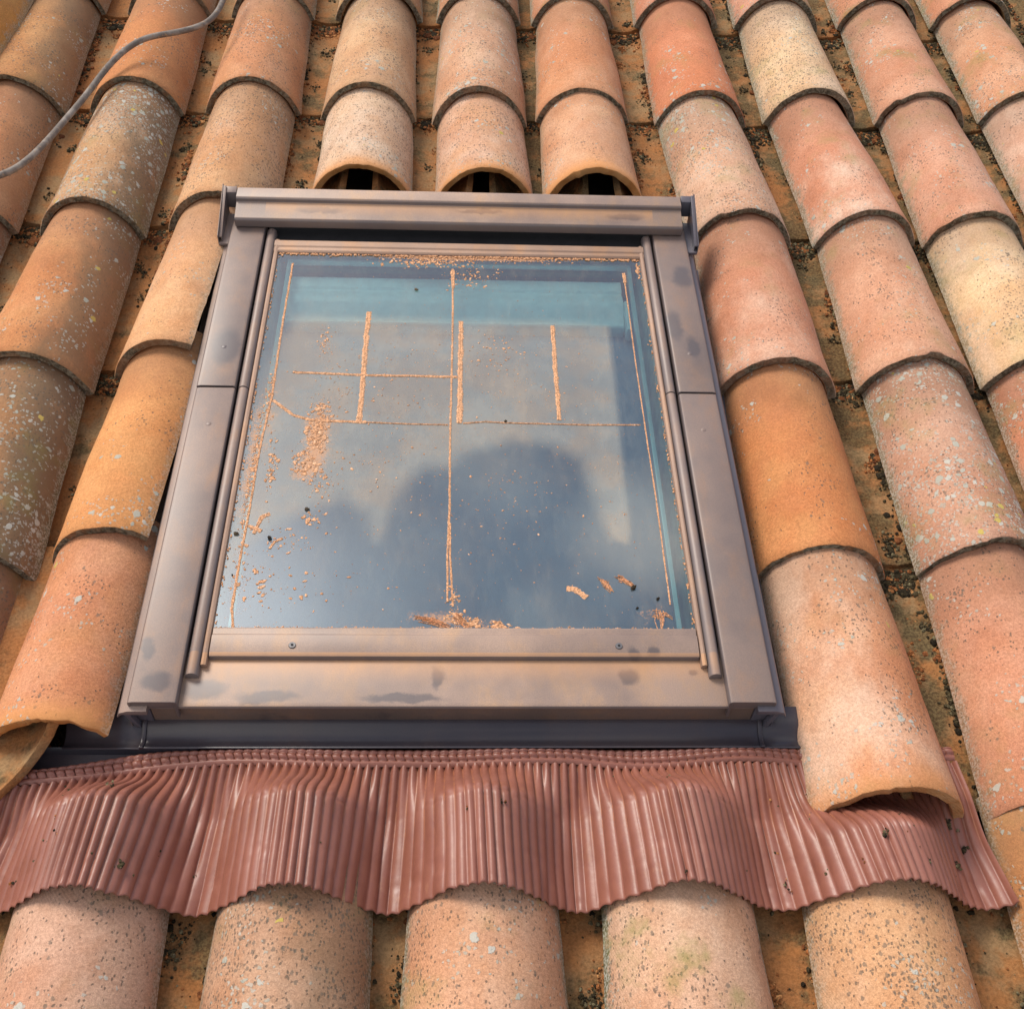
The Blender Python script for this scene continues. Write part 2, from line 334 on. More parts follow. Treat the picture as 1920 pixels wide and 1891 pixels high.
# ------------------------------------------------------------------ the roof under the tiles
me = mesh('roof_deck', [(-4, -3, -.02), (4, -3, -.02), (4, 6, -.02), (-4, 6, -.02), (-4, -3, -.12), (4, -3, -.12), (4, 6, -.12), (-4, 6, -.12)],
          [(0, 1, -5 + 6, 2)] if False else [(4, 7, 6, 5), (0, 4, 5, 1), (1, 5, 6, 2), (2, 6, 7, 3), (3, 7, 4, 0)], DECK, False)
bm = bmesh.new(); bm.from_mesh(me)     # top face with the opening for the window well
o_ = [(-4, -3), (4, -3), (4, 6), (-4, 6)]; i_ = [(-.345, .06), (.345, .06), (.345, .97), (-.345, .97)]
ov = [bm.verts.new((x, y, -.02)) for x, y in o_]; iv = [bm.verts.new((x, y, -.02)) for x, y in i_]
for k in range(4): bm.faces.new((ov[k], ov[(k + 1) % 4], iv[(k + 1) % 4], iv[k]))
bmesh.ops.remove_doubles(bm, verts=bm.verts, dist=1e-5); bm.to_mesh(me); bm.free()
o = link('roof_deck', me); o['kind'] = 'structure'
gm = Mat('ground'); gc = gm.n('ShaderNodeNewGeometry').outputs['Position']
gmat = gm.done(gm.bsdf(gm.mix(gm.noise(gc, .6, 5), (.06, .07, .03), (.16, .13, .09)), .95))
me = mesh('ground', [(-150, -150, -4), (150, -150, -4), (150, 150, -4), (-150, 150, -4)], [(0, 1, 2, 3)], gmat, False)
o = bpy.data.objects.new('ground', me); COL.objects.link(o); o['kind'] = 'structure'

# ------------------------------------------------------------------ tiles
PU, PV = .252, .415
TM = R(72)
def tile_mesh(seed, Ln=.455, a0=.105, a1=.091, z0=.034, z1=.024, r0=.092, r1=.082, th=.0165, cutx=None, jag=0., top_cut=0., chip=None, edge_noise=.0012, nx=34, ny=30, bend=0.0, skew=0.0, inv=False):
    """barrel tile; local origin under the lip, +y up the slope. inv builds the concave channel tile"""
    rg = random.Random(seed); so_ = rg.uniform(0, 999)
    vs_, ed = [], []
    def nz(x, y, s, k): return noise.noise(Vector((x * s + so_, y * s + k, k * 3.1 + so_)))
    ys = [0, .0018] + [.0018 + (Ln - .0018) * (j / (ny - 2)) for j in range(1, ny - 1)]
    rows = len(ys)
    def sect(y, shell, j):
        row = []
        t = y / Ln; a = a0 + (a1 - a0) * t; r = r0 + (r1 - r0) * t; zf = z0 + (z1 - z0) * t
        thm = TM
        hi = TM
        if cutx is not None:
            cx = cutx + .0012 * nz(0, y, 18, 5) + .0008 * nz(0, y, 90, 6); s = max(-1, min(1, cx / a * math.sin(TM))); hi = min(TM, math.asin(s))
        for i in range(nx + 1):
            th_ = -TM + (hi + TM) * i / nx
            x = a * math.sin(th_) / math.sin(TM); z = zf + r * (math.cos(th_) - math.cos(TM)) / (1 - math.cos(TM))
            nxn = math.sin(th_) * r / a * .9; nzn = max(.25, math.cos(th_)); q = math.hypot(nxn, nzn); nxn /= q; nzn /= q
            d = .0030 * nz(x, y, 7, 1) + .0007 * nz(x, y, 45, 2)
            off = d - (th * (1 + .08 * nz(x, y, 30, 3)) if shell else 0)
            if j == 0: off += .0014 if shell else -.0014
            yy = y + skew * x * max(0, 1 - y / .15)
            if y < .06:
                k = 1 - y / .06
                e = edge_noise * (nz(x, 0, 60, 4) + .5 * nz(x, 0, 170, 8))
                if jag: e += jag * (.5 + .5 * nz(x, 0 if not shell else .3, 38, 7)) * (1.0 if shell else .35) + jag * .5 * nz(x, 0, 120, 9)
                if chip:
                    for (c0, c1, dep) in chip:
                        if c0 < x < c1: e += dep * min(1, (x - c0) / .006, (c1 - x) / .006) * (1 + .25 * nz(x, 1 if shell else 0, 90, 11))
                yy += e * k
            px, pz = x + nxn * off, z + nzn * off
            if inv: pz = (zf + r + z0 * 0) - (z - zf) + nzn * 0 - (0 if not shell else 0); pz = zf + (r - (z - zf)) + (off if not shell else off) * nzn; px = x + (-nxn) * off
            row.append((px, yy, pz)); 
            ed.append(max(0, 1 - min(i, nx - i) / 4.5) if not inv else 0)
        return row
    O = [sect(y, False, j) for j, y in enumerate(ys)]; ed_o = ed[:]; ed.clear()
    I = [sect(y, True, j) for j, y in enumerate(ys)]
    n = nx + 1; vs_ = [p for r_ in O for p in r_] + [p for r_ in I for p in r_]; edv = ed_o + ed[:]
    fs, mi = [], []; K = rows * n
    flip = inv
    def q(a, b, c, d, m_): fs.append((a, b, c, d)); mi.append(m_)
    for j in range(rows - 1):
        for i in range(nx):
            a = j * n + i; m_ = 1 if j == 0 and not inv else 0
            q(a, a + 1, a + n + 1, a + n, 0); q(K + a, K + a + n, K + a + n + 1, K + a + 1, 0)
    for i in range(nx):
        q(i, K + i, K + i + 1, i + 1, 1); a = (rows - 1) * n + i; q(a, a + 1, K + a + 1, K + a, 0)
    for j in range(rows - 1):
        a = j * n; q(a, a + n, K + a + n, K + a, 1 if cutx is None and False else 0)
        a = j * n + nx; q(a, K + a, K + a + n, a + n, 1 if cutx is not None else 0)
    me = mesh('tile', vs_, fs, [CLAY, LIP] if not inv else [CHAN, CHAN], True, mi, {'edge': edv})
    me.set_sharp_from_angle(angle=R(50))
    return me

def lin(c): return tuple(((x / 255 + .055) / 1.055) ** 2.4 if x > 10 else x / 3294 for x in c)
# i column, j row: u, v, dw, yaw deg, sRGB look, [bloom dust grime speck lichen green weave clean], look words
TILES = {}
def T(i, j, u, v, col, props, look, yaw=0., dw=0., **k): TILES[(i, j)] = dict(u=u, v=v, col=col, p=props, look=look, yaw=yaw, dw=dw, k=k)
#                          bloom dust grime speck lichen green weave clean
T(1,-1,-.972,1.955,(190,140,98),(.1,.2,.7,.5,.3,.2,0,0),'grimy brown')
T(2,-1,-.712,1.955,(190,138,100),(.1,.2,.6,.5,.3,.3,0,0),'brown')
T(3,-1,-.463,1.955,(195,145,105),(.1,.2,.6,.7,.4,.6,0,0),'dark edged')
T(4,-1,-.205,1.955,(196,150,112),(.2,.1,.5,.8,.3,.7,0,0),'dark edged')
T(5,-1,.040,1.955,(196,150,118),(.2,.1,.5,.8,.4,.8,0,0),'mossy edged')
T(6,-1,.272,1.955,(196,140,108),(.2,.1,.3,.6,.4,.8,0,0),'mossy edged')
T(7,-1,.531,1.965,(200,140,112),(.2,.0,.2,.5,.5,.8,0,0),'pinkish')
T(8,-1,.785,1.970,(205,150,125),(.2,.0,.2,.5,.5,.8,0,0),'pinkish')
T(9,-1,1.045,1.985,(205,150,120),(.2,.0,.2,.5,.5,.8,0,0),'pinkish')
T(10,-1,1.290,1.995,(205,150,120),(.2,.0,.2,.5,.5,.8,0,0),'pinkish')
T(1,0,-.965,1.505,(196,145,98),(.05,.35,.9,.75,.3,.25,0,0),'grimy ochre', 1)
T(2,0,-.708,1.520,(205,142,96),(.0,.4,.45,.5,.2,.15,0,0),'orange', 1)
T(3,0,-.460,1.530,(206,150,112),(.2,.25,.35,.9,.3,.2,0,0),'speckled orange')
T(4,0,-.205,1.515,(206,166,130),(.4,.15,.3,1.,.3,.25,0,0),'pale, heavily speckled')
T(5,0,.040,1.505,(204,160,130),(.35,.1,.25,.85,.75,.25,0,0),'pink grey lichened')
T(6,0,.270,1.525,(205,146,108),(.25,.1,.1,.25,.15,.3,0,0),'smooth orange')
T(7,0,.535,1.525,(206,134,98),(.1,.1,.1,.15,.35,.5,0,0),'clean orange')
T(8,0,.785,1.540,(218,186,150),(.5,.0,.1,1.35,.3,.6,0,0),'cream, black speckled')
T(9,0,1.040,1.545,(202,150,122),(.2,.0,.15,.5,.4,.7,0,0),'pinkish')
T(10,0,1.285,1.560,(210,160,128),(.3,.0,.15,.7,.6,.7,0,0),'pale pink')
T(1,1,-.962,1.090,(198,140,100),(.1,.3,.5,.6,.3,.1,0,0),'dusty orange', 1)
T(2,1,-.712,1.085,(192,150,112),(.3,.2,1.1,1.,1.25,.4,0,0),'grey lichen crusted', 1)
T(3,1,-.470,1.110,(208,162,122),(.45,.1,.3,1.15,.3,.1,0,.0),'broken lipped, speckled', 0, chip=[(.055,.14,.022)])
T(4,1,-.202,1.218,(216,186,160),(1.,.3,.15,1.05,.3,.15,0,1),'whitish, black speckled', 0, Ln=.37, jag=.006)
T(5,1,.050,1.214,(208,166,140),(.7,.55,.15,.9,.4,.15,0,1),'pale pink, orange lipped', 0, Ln=.37, jag=.006)
T(6,1,.272,1.214,(208,158,124),(.35,.3,.05,.35,.3,.2,0,1),'smooth pinkish orange', 0, Ln=.37, jag=.006)
T(7,1,.560,1.092,(208,168,142),(.55,.0,.15,.95,.95,.5,0,0),'grey lichen spotted', -.5)
T(8,1,.812,1.100,(208,150,122),(1.,.0,.1,.4,.35,.6,0,0),'white bloomed pink', -1)
T(9,1,1.035,1.100,(204,152,126),(.3,.0,.1,.65,.4,.5,0,0),'speckled pink')
T(10,1,1.285,1.140,(212,168,145),(.8,.0,.1,.4,.3,.5,0,0),'white bloomed')
T(1,2,-.965,.670,(196,138,100),(.1,.3,.6,.6,.3,.2,0,0),'brown')
T(2,2,-.728,.660,(200,140,96),(.05,.4,1.,.45,.45,.2,0,0),'dusty orange brown', 1)
T(3,2,-.490,.690,(216,164,120),(.2,.35,.05,.2,.15,.1,0,0),'clean pale orange', 1, cut=-.447)
T(7,2,.556,.672,(203,146,118),(.6,.0,.05,.35,.3,.3,0,0),'salmon')
T(8,2,.810,.685,(208,158,130),(.35,.0,.1,.5,.45,.5,0,0),'pale salmon', -.5)
T(9,2,1.035,.695,(222,188,148),(.6,.0,.05,.55,.3,.5,0,0),'cream')
T(1,3,-.970,.250,(190,135,100),(.1,.3,.6,.6,.3,.2,0,0),'brown')
T(2,3,-.730,.265,(168,128,92),(.1,.2,1.2,.7,1.15,.6,0,0),'dark brown lichened', 1)
T(3,3,-.508,.296,(216,152,98),(.05,1.,.05,.2,.3,.1,0,0),'orange stained', 1, cut=-.449)
T(7,3,.555,.276,(204,136,88),(.05,.7,.15,.15,.2,.1,0,0),'deep orange')
T(8,3,.810,.282,(190,145,122),(.15,.1,.5,.5,1.35,.6,0,0),'lichen spotted grey pink', 0, chip=[(-.02,.07,.006)])
T(9,3,1.035,.290,(204,135,105),(.2,.1,.2,.4,.4,.5,0,0),'orange pink')
T(2,4,-.735,-.140,(180,130,95),(.1,.3,.8,.6,.6,.4,0,0),'brown')
T(3,4,-.522,-.015,(206,142,106),(.2,.35,.1,.3,.2,.1,.6,1),'pinkish, ragged ended', .5, cut=-.447, Ln=.36, jag=.007)
T(7,4,.562,-.117,(208,148,112),(.70,.25,.05,.35,.3,.25,.8,.6),'pink, white bloomed', 0, dw=.013, chip=[])
T(8,4,.805,-.118,(200,142,114),(.15,.15,.1,.35,.4,.3,.3,0),'orange pink')
T(2,5,-.735,-.555,(180,130,95),(.1,.3,.8,.6,.6,.4,0,0),'brown')
T(3,5,-.440,-.530,(202,158,134),(.35,.1,.25,.75,.25,.25,1,0),'weave textured, finely speckled', 0)
T(4,5,-.195,-.535,(190,150,122),(.3,.1,.75,1.25,.45,.4,1,0),'darkly lichened')
T(5,5,.036,-.530,(204,156,126),(.45,.25,.3,.75,.25,.7,1,0),'orange, green sided')
T(6,5,.278,-.535,(206,164,136),(.45,.15,.15,.7,.3,1.1,1,0),'green sided pink')
T(7,5,.528,-.530,(208,162,124),(.5,.2,.1,1.05,.25,.3,.8,0),'pale, black flecked')
T(8,5,.790,-.535,(208,145,90),(.1,.7,.1,.3,.4,.3,.3,0),'orange')
ORD = ['topmost', 'second', 'third', 'fourth', 'fifth', 'sixth', 'seventh']
CN = {1: 'third column left of the window', 2: 'second column left of the window', 3: 'first column left of the window',
      4: "column above the window's left part", 5: "column above the window's middle", 6: "column above the window's right part",
      7: 'first column right of the window', 8: 'second column right of the window', 9: 'third column right of the window', 10: 'fourth column right of the window'}
BN = {3: 'leftmost', 4: 'second', 5: 'middle one', 6: 'fourth from left', 7: 'fifth from left', 8: 'rightmost'}
PK = ('bloom', 'dust', 'grime', 'speck', 'lichen', 'green', 'weave', 'clean')
for (i, j), t in TILES.items():
    k = dict(t['k']); cut = k.pop('cut', None)
    if cut is not None: k['cutx'] = cut - t['u']
    if j == 5 and i < 8: k['Ln'] = t['v'] * -1 - .150
    rg = random.Random(i * 31 + j * 7)
    if t['dw']: k['z0'] = .034 + t['dw']
    if 'chip' not in k and not k.get('jag') and rg.random() < .55:
        c0 = rg.choice((-.1, rg.uniform(-.07, .05), .075)); k['chip'] = [(c0, c0 + rg.uniform(.02, .055), rg.uniform(.002, .008))]
    me = tile_mesh(i * 100 + j + 11, a0=.1055 + rg.uniform(-.0035, .0035), a1=.091 + rg.uniform(-.003, .003), r0=.092 + rg.uniform(-.004, .004), th=.0150 + rg.uniform(-.002, .002), edge_noise=rg.uniform(.0012, .003), **k)
    up_ = TILES.get((i, j - 1)); yw = math.degrees(math.atan2(t['u'] - up_['u'], .42)) if up_ and j != 5 else 0
    mw = ROOF @ Matrix.Translation((t['u'], t['v'], 0)) @ Matrix.Rotation(R(yw), 4, 'Z')
    o = link('cover_tile', me, None, mw)
    c = lin(t['col']); o.color = (c[0] * .90, c[1] * .895, c[2] * .88, 1)
    for a, b in zip(PK, t['p']): o[a] = float(b)
    if j == 5:
        lab = f"{t['look']} cover tile under the red apron, {BN.get(i, 'off frame')} in the bottom row"
    elif j == -1: lab = f"{t['look']} cover tile cut by the picture's top, in {CN[i]}"
    else: lab = f"{t['look']} cover tile, {ORD[j + 1]} in {CN[i]}"
    tag(o, lab, 'roof tile', 'curved terracotta cover tiles')

# a heavier piece lying over the third column, in the upper left corner
me = tile_mesh(901, Ln=.5, a0=.11, a1=.1, r0=.10, r1=.09, th=.02)
o = link('verge_tile', me, None, ROOF @ Matrix.Translation((-1.105, 1.49, .085)) @ Matrix.Rotation(R(-2), 4, 'Z'))
o.color = (*[x * .8 for x in lin((222, 160, 80))], 1)
for a, b in zip(PK, (.1, .6, .3, .3, .3, .2, 0, .6)): o[a] = float(b)
tag(o, 'raised ochre and red verge tile in the upper left corner', 'roof tile')

# channel tiles
GN = {0: 'third gutter left of the window', 1: 'second gutter left of the window', 2: 'first gutter left of the window', 3: 'first gutter above the window from the left',
      4: 'second gutter above the window from the left', 5: 'third gutter above the window from the left', 6: 'fourth gutter above the window from the left',
      7: 'first gutter right of the window', 8: 'second gutter right of the window', 9: 'third gutter right of the window', 10: 'fourth gutter right of the window'}
GB = {2: 'leftmost', 3: 'second', 4: 'third', 5: 'fourth', 6: 'fifth', 7: 'sixth'}
def colu(i, v):
    """centre of column i near v, from the cover tiles"""
    c = [(abs(t['v'] - v), t['u']) for (a, b), t in TILES.items() if a == i and t['v'] <= v + .1] or [(0, .036 + (i - 5) * PU)]
    if i == 6 and v < -.1: return .278
    return min(c)[1]
PANS = []
for g in range(0, 11):
    for j in range(-1, 6):
        v = 1.565 - j * PV; ln = .455; lw = 0
        if g in (3, 4, 5, 6):
            if j == 1: v, ln = 1.185, .40
            elif j in (2, 3): continue
            elif j == 4: v, ln = -.10, .06
            if g != 6 and j == 4: continue
            if g == 6 and j == 4: continue
        if g in (9, 10) and j > 3: continue
        if g >= 8 and j > 4: continue
        if g < 2 and j > 4: continue
        sk = 0
        if 2 <= g <= 7 and j == 5: ln = .35
        if g == 2 and j == 4: v, sk = -.122, 1.15
        um = .5 * (colu(g, v + .2) + colu(g + 1, v + .2))
        if g == 2 and j in (1, 2, 3, 4): um = -.612 if j < 4 else -.575
        rg = random.Random(g * 17 + j * 5)
        me = tile_mesh(g * 50 + j + 700, Ln=ln, a0=.088, a1=.100, z0=.014, z1=.002, r0=.060, r1=.066, th=.013, inv=True, nx=20, ny=16, edge_noise=.003, skew=sk)
        um += rg.uniform(-.004, .004)
        o = link('channel_tile', me, None, ROOF @ Matrix.Translation((um - (.034 if sk else 0), v, .049 if sk else 0)) @ Matrix.Rotation(R(-3 if sk else 0), 4, 'X') @ Matrix.Rotation(R(rg.uniform(-1, 1)), 4, 'Z'))
        o['moss'] = float({0: .2, 1: .3, 2: .5, 3: .6, 4: .6, 5: 1., 6: .7}.get(g, .9) if v > -.2 else .7)
        PANS.append((um, v, ln))
        mossy = 'mossy' if g >= 7 or g in (4, 5) else 'orange muddy'
        if j == 5 or (g in (2,3,4,5,6,7) and v < -.3): lab = f"{mossy} channel tile below the red apron, {GB.get(g,'outer')} gutter from the left"
        else: lab = f"{mossy} channel tile, {ORD[j + 1]} in {GN[g]}"
        tag(o, lab, 'roof tile', 'concave terracotta channel tiles')

# timber batten showing in the hollow ends above the window
b = part('batten', [box(-.40, .40, 1.235, 1.275, -.018, .020, .002)], TIMBER, None); b.matrix_world = ROOF
tag(b, 'dark timber batten in the hollows under the cut tiles above the window', 'batten')

# ------------------------------------------------------------------ roof window
W = bpy.data.objects.new('skylight', None); COL.objects.link(W); W.matrix_world = ROOF.copy(); W.empty_display_size = .1
tag(W, 'closed grey brown metal roof window with mud streaked glass and red pleated apron', 'skylight')
# side flashings
for s in (-1, 1):
    f = lambda pts: [(s * a, b) for a, b in pts]
    part('side_flashing', [prism(f([(.400, .099), (.434, .099), (.439, .093), (.4405, .0935), (.436, .1035), (.4245, .1085), (.400, .1085)]), .006, 1.02, 'v', .0006),
                           prism(f([(.428, .03), (.4295, .03), (.4295, .0985), (.428, .0985)]), .012, 1.02, 'v', 0),
                           prism(f([(.4295, .030), (.470, .030), (.470, .0315), (.4295, .0315)]), .012, 1.02, 'v', 0)], METAL_LESS if s < 0 else METAL_CLEAN, W)
    part('end_plate', [prism(f([(.401, .056), (.4275, .056), (.4275, .0985), (.401, .0985)]), .0185, .024, 'v', .0006),
                       prism(f([(.4275, .0985), (.434, .0985), (.424, .060), (.418, .052), (.416, .056)]), .010, .018, 'v', .0006)], METAL_CLEAN, W)
    for lo, (v0, v1, zt) in enumerate(((.592, 1.03, .1205), (.0135, .5895, .1190))):
        P = f([(.4245, .104), (.4245, zt - .0035), (.4225, zt - .001), (.417, zt), (.366, zt), (.3625, zt - .001), (.361, zt - .004), (.3625, .080), (.366, .080), (.366, zt - .0035), (.419, zt - .0035), (.4215, .104)])
        if s > 0: P = P[::-1]
        # seen from above the cap closes over the lower end
        bms = [prism(P, v0, v1, 'v', .0010, 3)]
        if lo == 1: bms.append(prism([(.0135, .1035), (.0155, .1035), (.0165, zt - .002), (.0145, zt - .002)], s * .3635 if s > 0 else -.4225, .4225 if s > 0 else -.3635, 'u', .0012))
        cp = part('side_cover', bms, METAL, W)
        v = .684 if lo == 0 else .508
        bb = bmesh.new(); bmesh.ops.create_uvsphere(bb, u_segments=16, v_segments=8, radius=.0052, matrix=Matrix.Translation((s * .392, v, zt - .001)) @ Matrix.Diagonal((1, 1, .35, 1)))
        part('rivet', [bb], METAL, cp)
    # rounded trims between cover and glass, in two lengths
    arc = [(s * (.3500 + .0088 * math.cos(a)), .1085 + .0095 * math.sin(a)) for a in [math.pi * k / 10 for k in range(11)]]
    hook = arc + [(arc[-1][0], .098), (arc[0][0], .098)]
    part('rounded_trim', [prism(hook, .595, 1.01, 'v', .0004)], METAL_LESS, W)
    part('rounded_trim', [prism([(x, z - .0012) for x, z in hook], .058, .5935, 'v', .0004)], METAL_LESS, W)
    part('glazing_bead', [prism(f([(.3405, .095), (.3405, .1120), (.3375, .1135), (.3335, .1120), (.3325, .1085), (.3325, .095)]), .074, .985, 'v', .0005),
                          prism(f([(.3395, .095), (.3405, .095), (.3405, .104), (.3395, .104)]), .066, .985, 'v', 0)], METAL_ORANGE, W)
# head cover
part('head_cover', [prism([(1.008, .1215), (1.0055, .124), (1.0055, .1375), (1.009, .1415), (1.0435, .1485), (1.0465, .1500), (1.0470, .1550), (1.0505, .1580), (1.0760, .1595), (1.079, .157), (1.079, .122)], -.4155, .4155, 'u', .001)], METAL_SILL, W)
for s in (-1, 1):
    part('corner_bracket', [prism([(.972, .108), (.972, .128), (1.082, .162), (1.086, .160), (1.086, .108)], s * .4425, s * .4437, 'u', 0),
                            prism([(.975, .121), (.975, .1235), (1.080, .1605), (1.080, .158)], min(s * .4425, s * .4365), max(s * .4425, s * .4365), 'u', .0004),
                            prism([(.975, .108), (.975, .1215), (1.070, .155), (1.070, .108)], s * .4367, s * .4375, 'u', 0),
                            prism([(1.066, .122), (1.068, .154), (1.082, .158), (1.084, .122)], min(s * .4175, s * .441), max(s * .4175, s * .441), 'u', .001),
                            box(min(s * .4245, s * .4425), max(s * .4245, s * .4425), .969, 1.06, .107, .1125, .0008)], METAL_CLEAN if s > 0 else METAL_LESS, W)
# black box standing in for the shade under the head cover; sash top rail
part('recess_shade', [box(-.359, .359, .984, 1.06, .070, .104, .001)], DARK, W)
part('sash_top_rail', [prism([(.951, .100), (.951, .1095), (.955, .1125), (.963, .1115), (.966, .1140), (.980, .1145), (.984, .110), (.984, .090)], -.3415, .3415, 'u', .0006)], METAL_ORANGE, W)
# sash bottom rail with two screws
sr = part('sash_bottom_rail', [prism([(.1345, .095), (.1345, .1105), (.1315, .1125), (.1225, .1120), (.1200, .1145), (.0930, .1135), (.0880, .1110), (.0865, .1060), (.0865, .095)], -.3315, .3315, 'u', .0006)], METAL_SILL, W)
for x in (-.222, .2215):
    bb = bmesh.new(); bmesh.ops.create_cone(bb, cap_ends=True, segments=24, radius1=.0052, radius2=.0045, depth=.0016, matrix=Matrix.Translation((x, .1035, .1146)))
    sc1 = part('screw', [bb], SCREW, sr)
    bb = bmesh.new(); bmesh.ops.create_cone(bb, cap_ends=True, segments=6, radius1=.0019, radius2=.0019, depth=.0012, matrix=Matrix.Translation((x, .1035, .1154)))
    o = part('screw', [bb], DARK, sr); o.name = 'screw_socket'
# sill below the sash
part('bottom_cover', [prism([(.110, .094), (.110, .1000), (.089, .1035), (.080, .1040), (.022, .1045), (.0165, .1035), (.0145, .1005), (.0160, .0985), (.022, .1000), (.080, .1000)], -.4150, .4150, 'u', .0006)], METAL_SILL, W)
part('front_panel', [prism([(.026, .050), (.0195, .050), (.0195, .0997), (.026, .0997)], -.400, .400, 'u', .0005)], METAL_FRONT, W)
# flashing tray
pr = [(.040, .063), (.020, .0625), (.013, .0615), (.006, .0575), (-.001, .0545), (-.008, .0535), (-.0135, .0545), (-.0175, .0575), (-.0200, .0575)]
part('flashing_tray', [prism(pr + [(a, b - .0016) for a, b in pr[::-1]], -.410, .410, 'u', .0003)], TRAYM, W)
for s, e in ((-1, .515), (1, .475)):
    bms = [prism([(a, b - .002) for a, b in pr] + [(a, b - .0036) for a, b in pr[::-1]], min(s * .4135, s * e), max(s * .4135, s * e), 'u', .0003)]
    if s < 0: bms.append(prism([(-.015, .0515), (-.020, .042), (-.060, .036), (-.060, .034), (-.022, .040), (-.017, .0495)], -.56, -.34, 'u', 0))
    bb = prism([(a, b + .0022) for a, b in pr] + [(a, b - .003) for a, b in pr[::-1]], min(s * .4095, s * .4155), max(s * .4095, s * .4155), 'u', .0012)
    part('tray_corner', bms + [bb], TRAYM, W)

# frame lining of the well, blind, spacers
part('frame_lining', [box(-.3395, -.330, .10, .97, -.20, .104), box(.330, .3395, .10, .97, -.20, .104), box(-.33, .33, .10, .118, -.20, .104)], WOODP, W)
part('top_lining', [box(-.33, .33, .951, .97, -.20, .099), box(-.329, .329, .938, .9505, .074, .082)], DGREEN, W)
bl = part('blind', [box(-.325, .325, .119, .93, .028, .0295, 0)], BLIND, W)
rl = [(.936, .030), (.936, .066), (.930, .070), (.905, .070), (.900, .066), (.894, .068), (.875, .072), (.860, .068), (.845, .058), (.830, .052), (.826, .056), (.823, .052), (.823, .030)]
part('blind_rail', [prism(rl, -.315, .300, 'u', .001), box(.301, .311, .80, .88, .04, .070, .004)], RAIL, bl)
def ring(u, v0, v1, wd, w0, w1): return [box(-u, -u + wd, v0, v1, w0, w1, .0005), box(u - wd, u, v0, v1, w0, w1, .0005), box(-u + wd, u - wd, v1 - wd, v1, w0, w1, .0005), box(-u + wd, u - wd, v0, v0 + wd, w0, w1, .0005)]
part('spacer_bar', ring(.3165, .105, .950, .007, .086, .096), SPACER, W)

# glass pane: light haze painted in around a dark silhouette, plus orange dust
STROKES=[
 ([(-0.3036, 0.9219), (-0.3049, 0.7443), (-0.3031, 0.5819), (-0.3083, 0.4874), (-0.3097, 0.4436), (-0.3098, 0.3395), (-0.3115, 0.2738), (-0.3121, 0.1921)],0.0038,1),
 ([(-0.3121, 0.1921), (-0.3124, 0.1669), (-0.3058, 0.1335)],0.0045,1),
 ([(-0.0135, 0.9136), (-0.0122, 0.7819), (-0.0126, 0.64), (-0.0135, 0.4863), (-0.0128, 0.3541), (-0.0148, 0.2637), (-0.0137, 0.1792)],0.0034,1),
 ([(-0.0116, 0.3212), (-0.011, 0.2637), (-0.0062, 0.172)],0.0031,1),
 ([(-0.0135, 0.9106), (-0.012, 0.8596)],0.0068,1),
 ([(0.2992, 0.9105), (0.2995, 0.827), (0.2992, 0.6908), (0.3006, 0.505), (0.3023, 0.3745), (0.3017, 0.1763)],0.0022,1),
 ([(0.2992, 0.9105), (0.2997, 0.8832)],0.0068,1),
 ([(-0.1585, 0.7923), (-0.1595, 0.7153), (-0.1586, 0.6118), (-0.1594, 0.5269)],0.0090,1),
 ([(0.0027, 0.7711), (0.0016, 0.6403), (0.0014, 0.5261)],0.0089,1),
 ([(0.1618, 0.7638), (0.1615, 0.6435), (0.1623, 0.5359)],0.0078,1),
 ([(-0.2753, 0.6385), (-0.2128, 0.6359), (-0.1494, 0.6334), (-0.0806, 0.6335), (-0.0028, 0.6325)],0.0053,1),
 ([(-0.3003, 0.5722), (-0.2655, 0.5405), (-0.2357, 0.5292), (-0.1475, 0.5259)],0.0060,1),
 ([(-0.1475, 0.5259), (-0.0854, 0.5234), (-0.0173, 0.5222)],0.0026,1),
 ([(0.0065, 0.5261), (0.0425, 0.5303), (0.0742, 0.5284)],0.0028,1),
 ([(0.0742, 0.5284), (0.2058, 0.5259), (0.2933, 0.5273)],0.0026,1),
 ([(-0.2977, 0.2984), (-0.2907, 0.3306), (-0.2789, 0.3368)],0.0064,1),
 ([(-0.308, 0.3133), (-0.2875, 0.3035)],0.0063,1),
 ([(-0.2722, 0.2712), (-0.266, 0.284), (-0.2552, 0.2909)],0.0047,1),
 ([(0.1553, 0.2031), (0.1675, 0.2023), (0.1833, 0.1876)],0.0098,1),
]
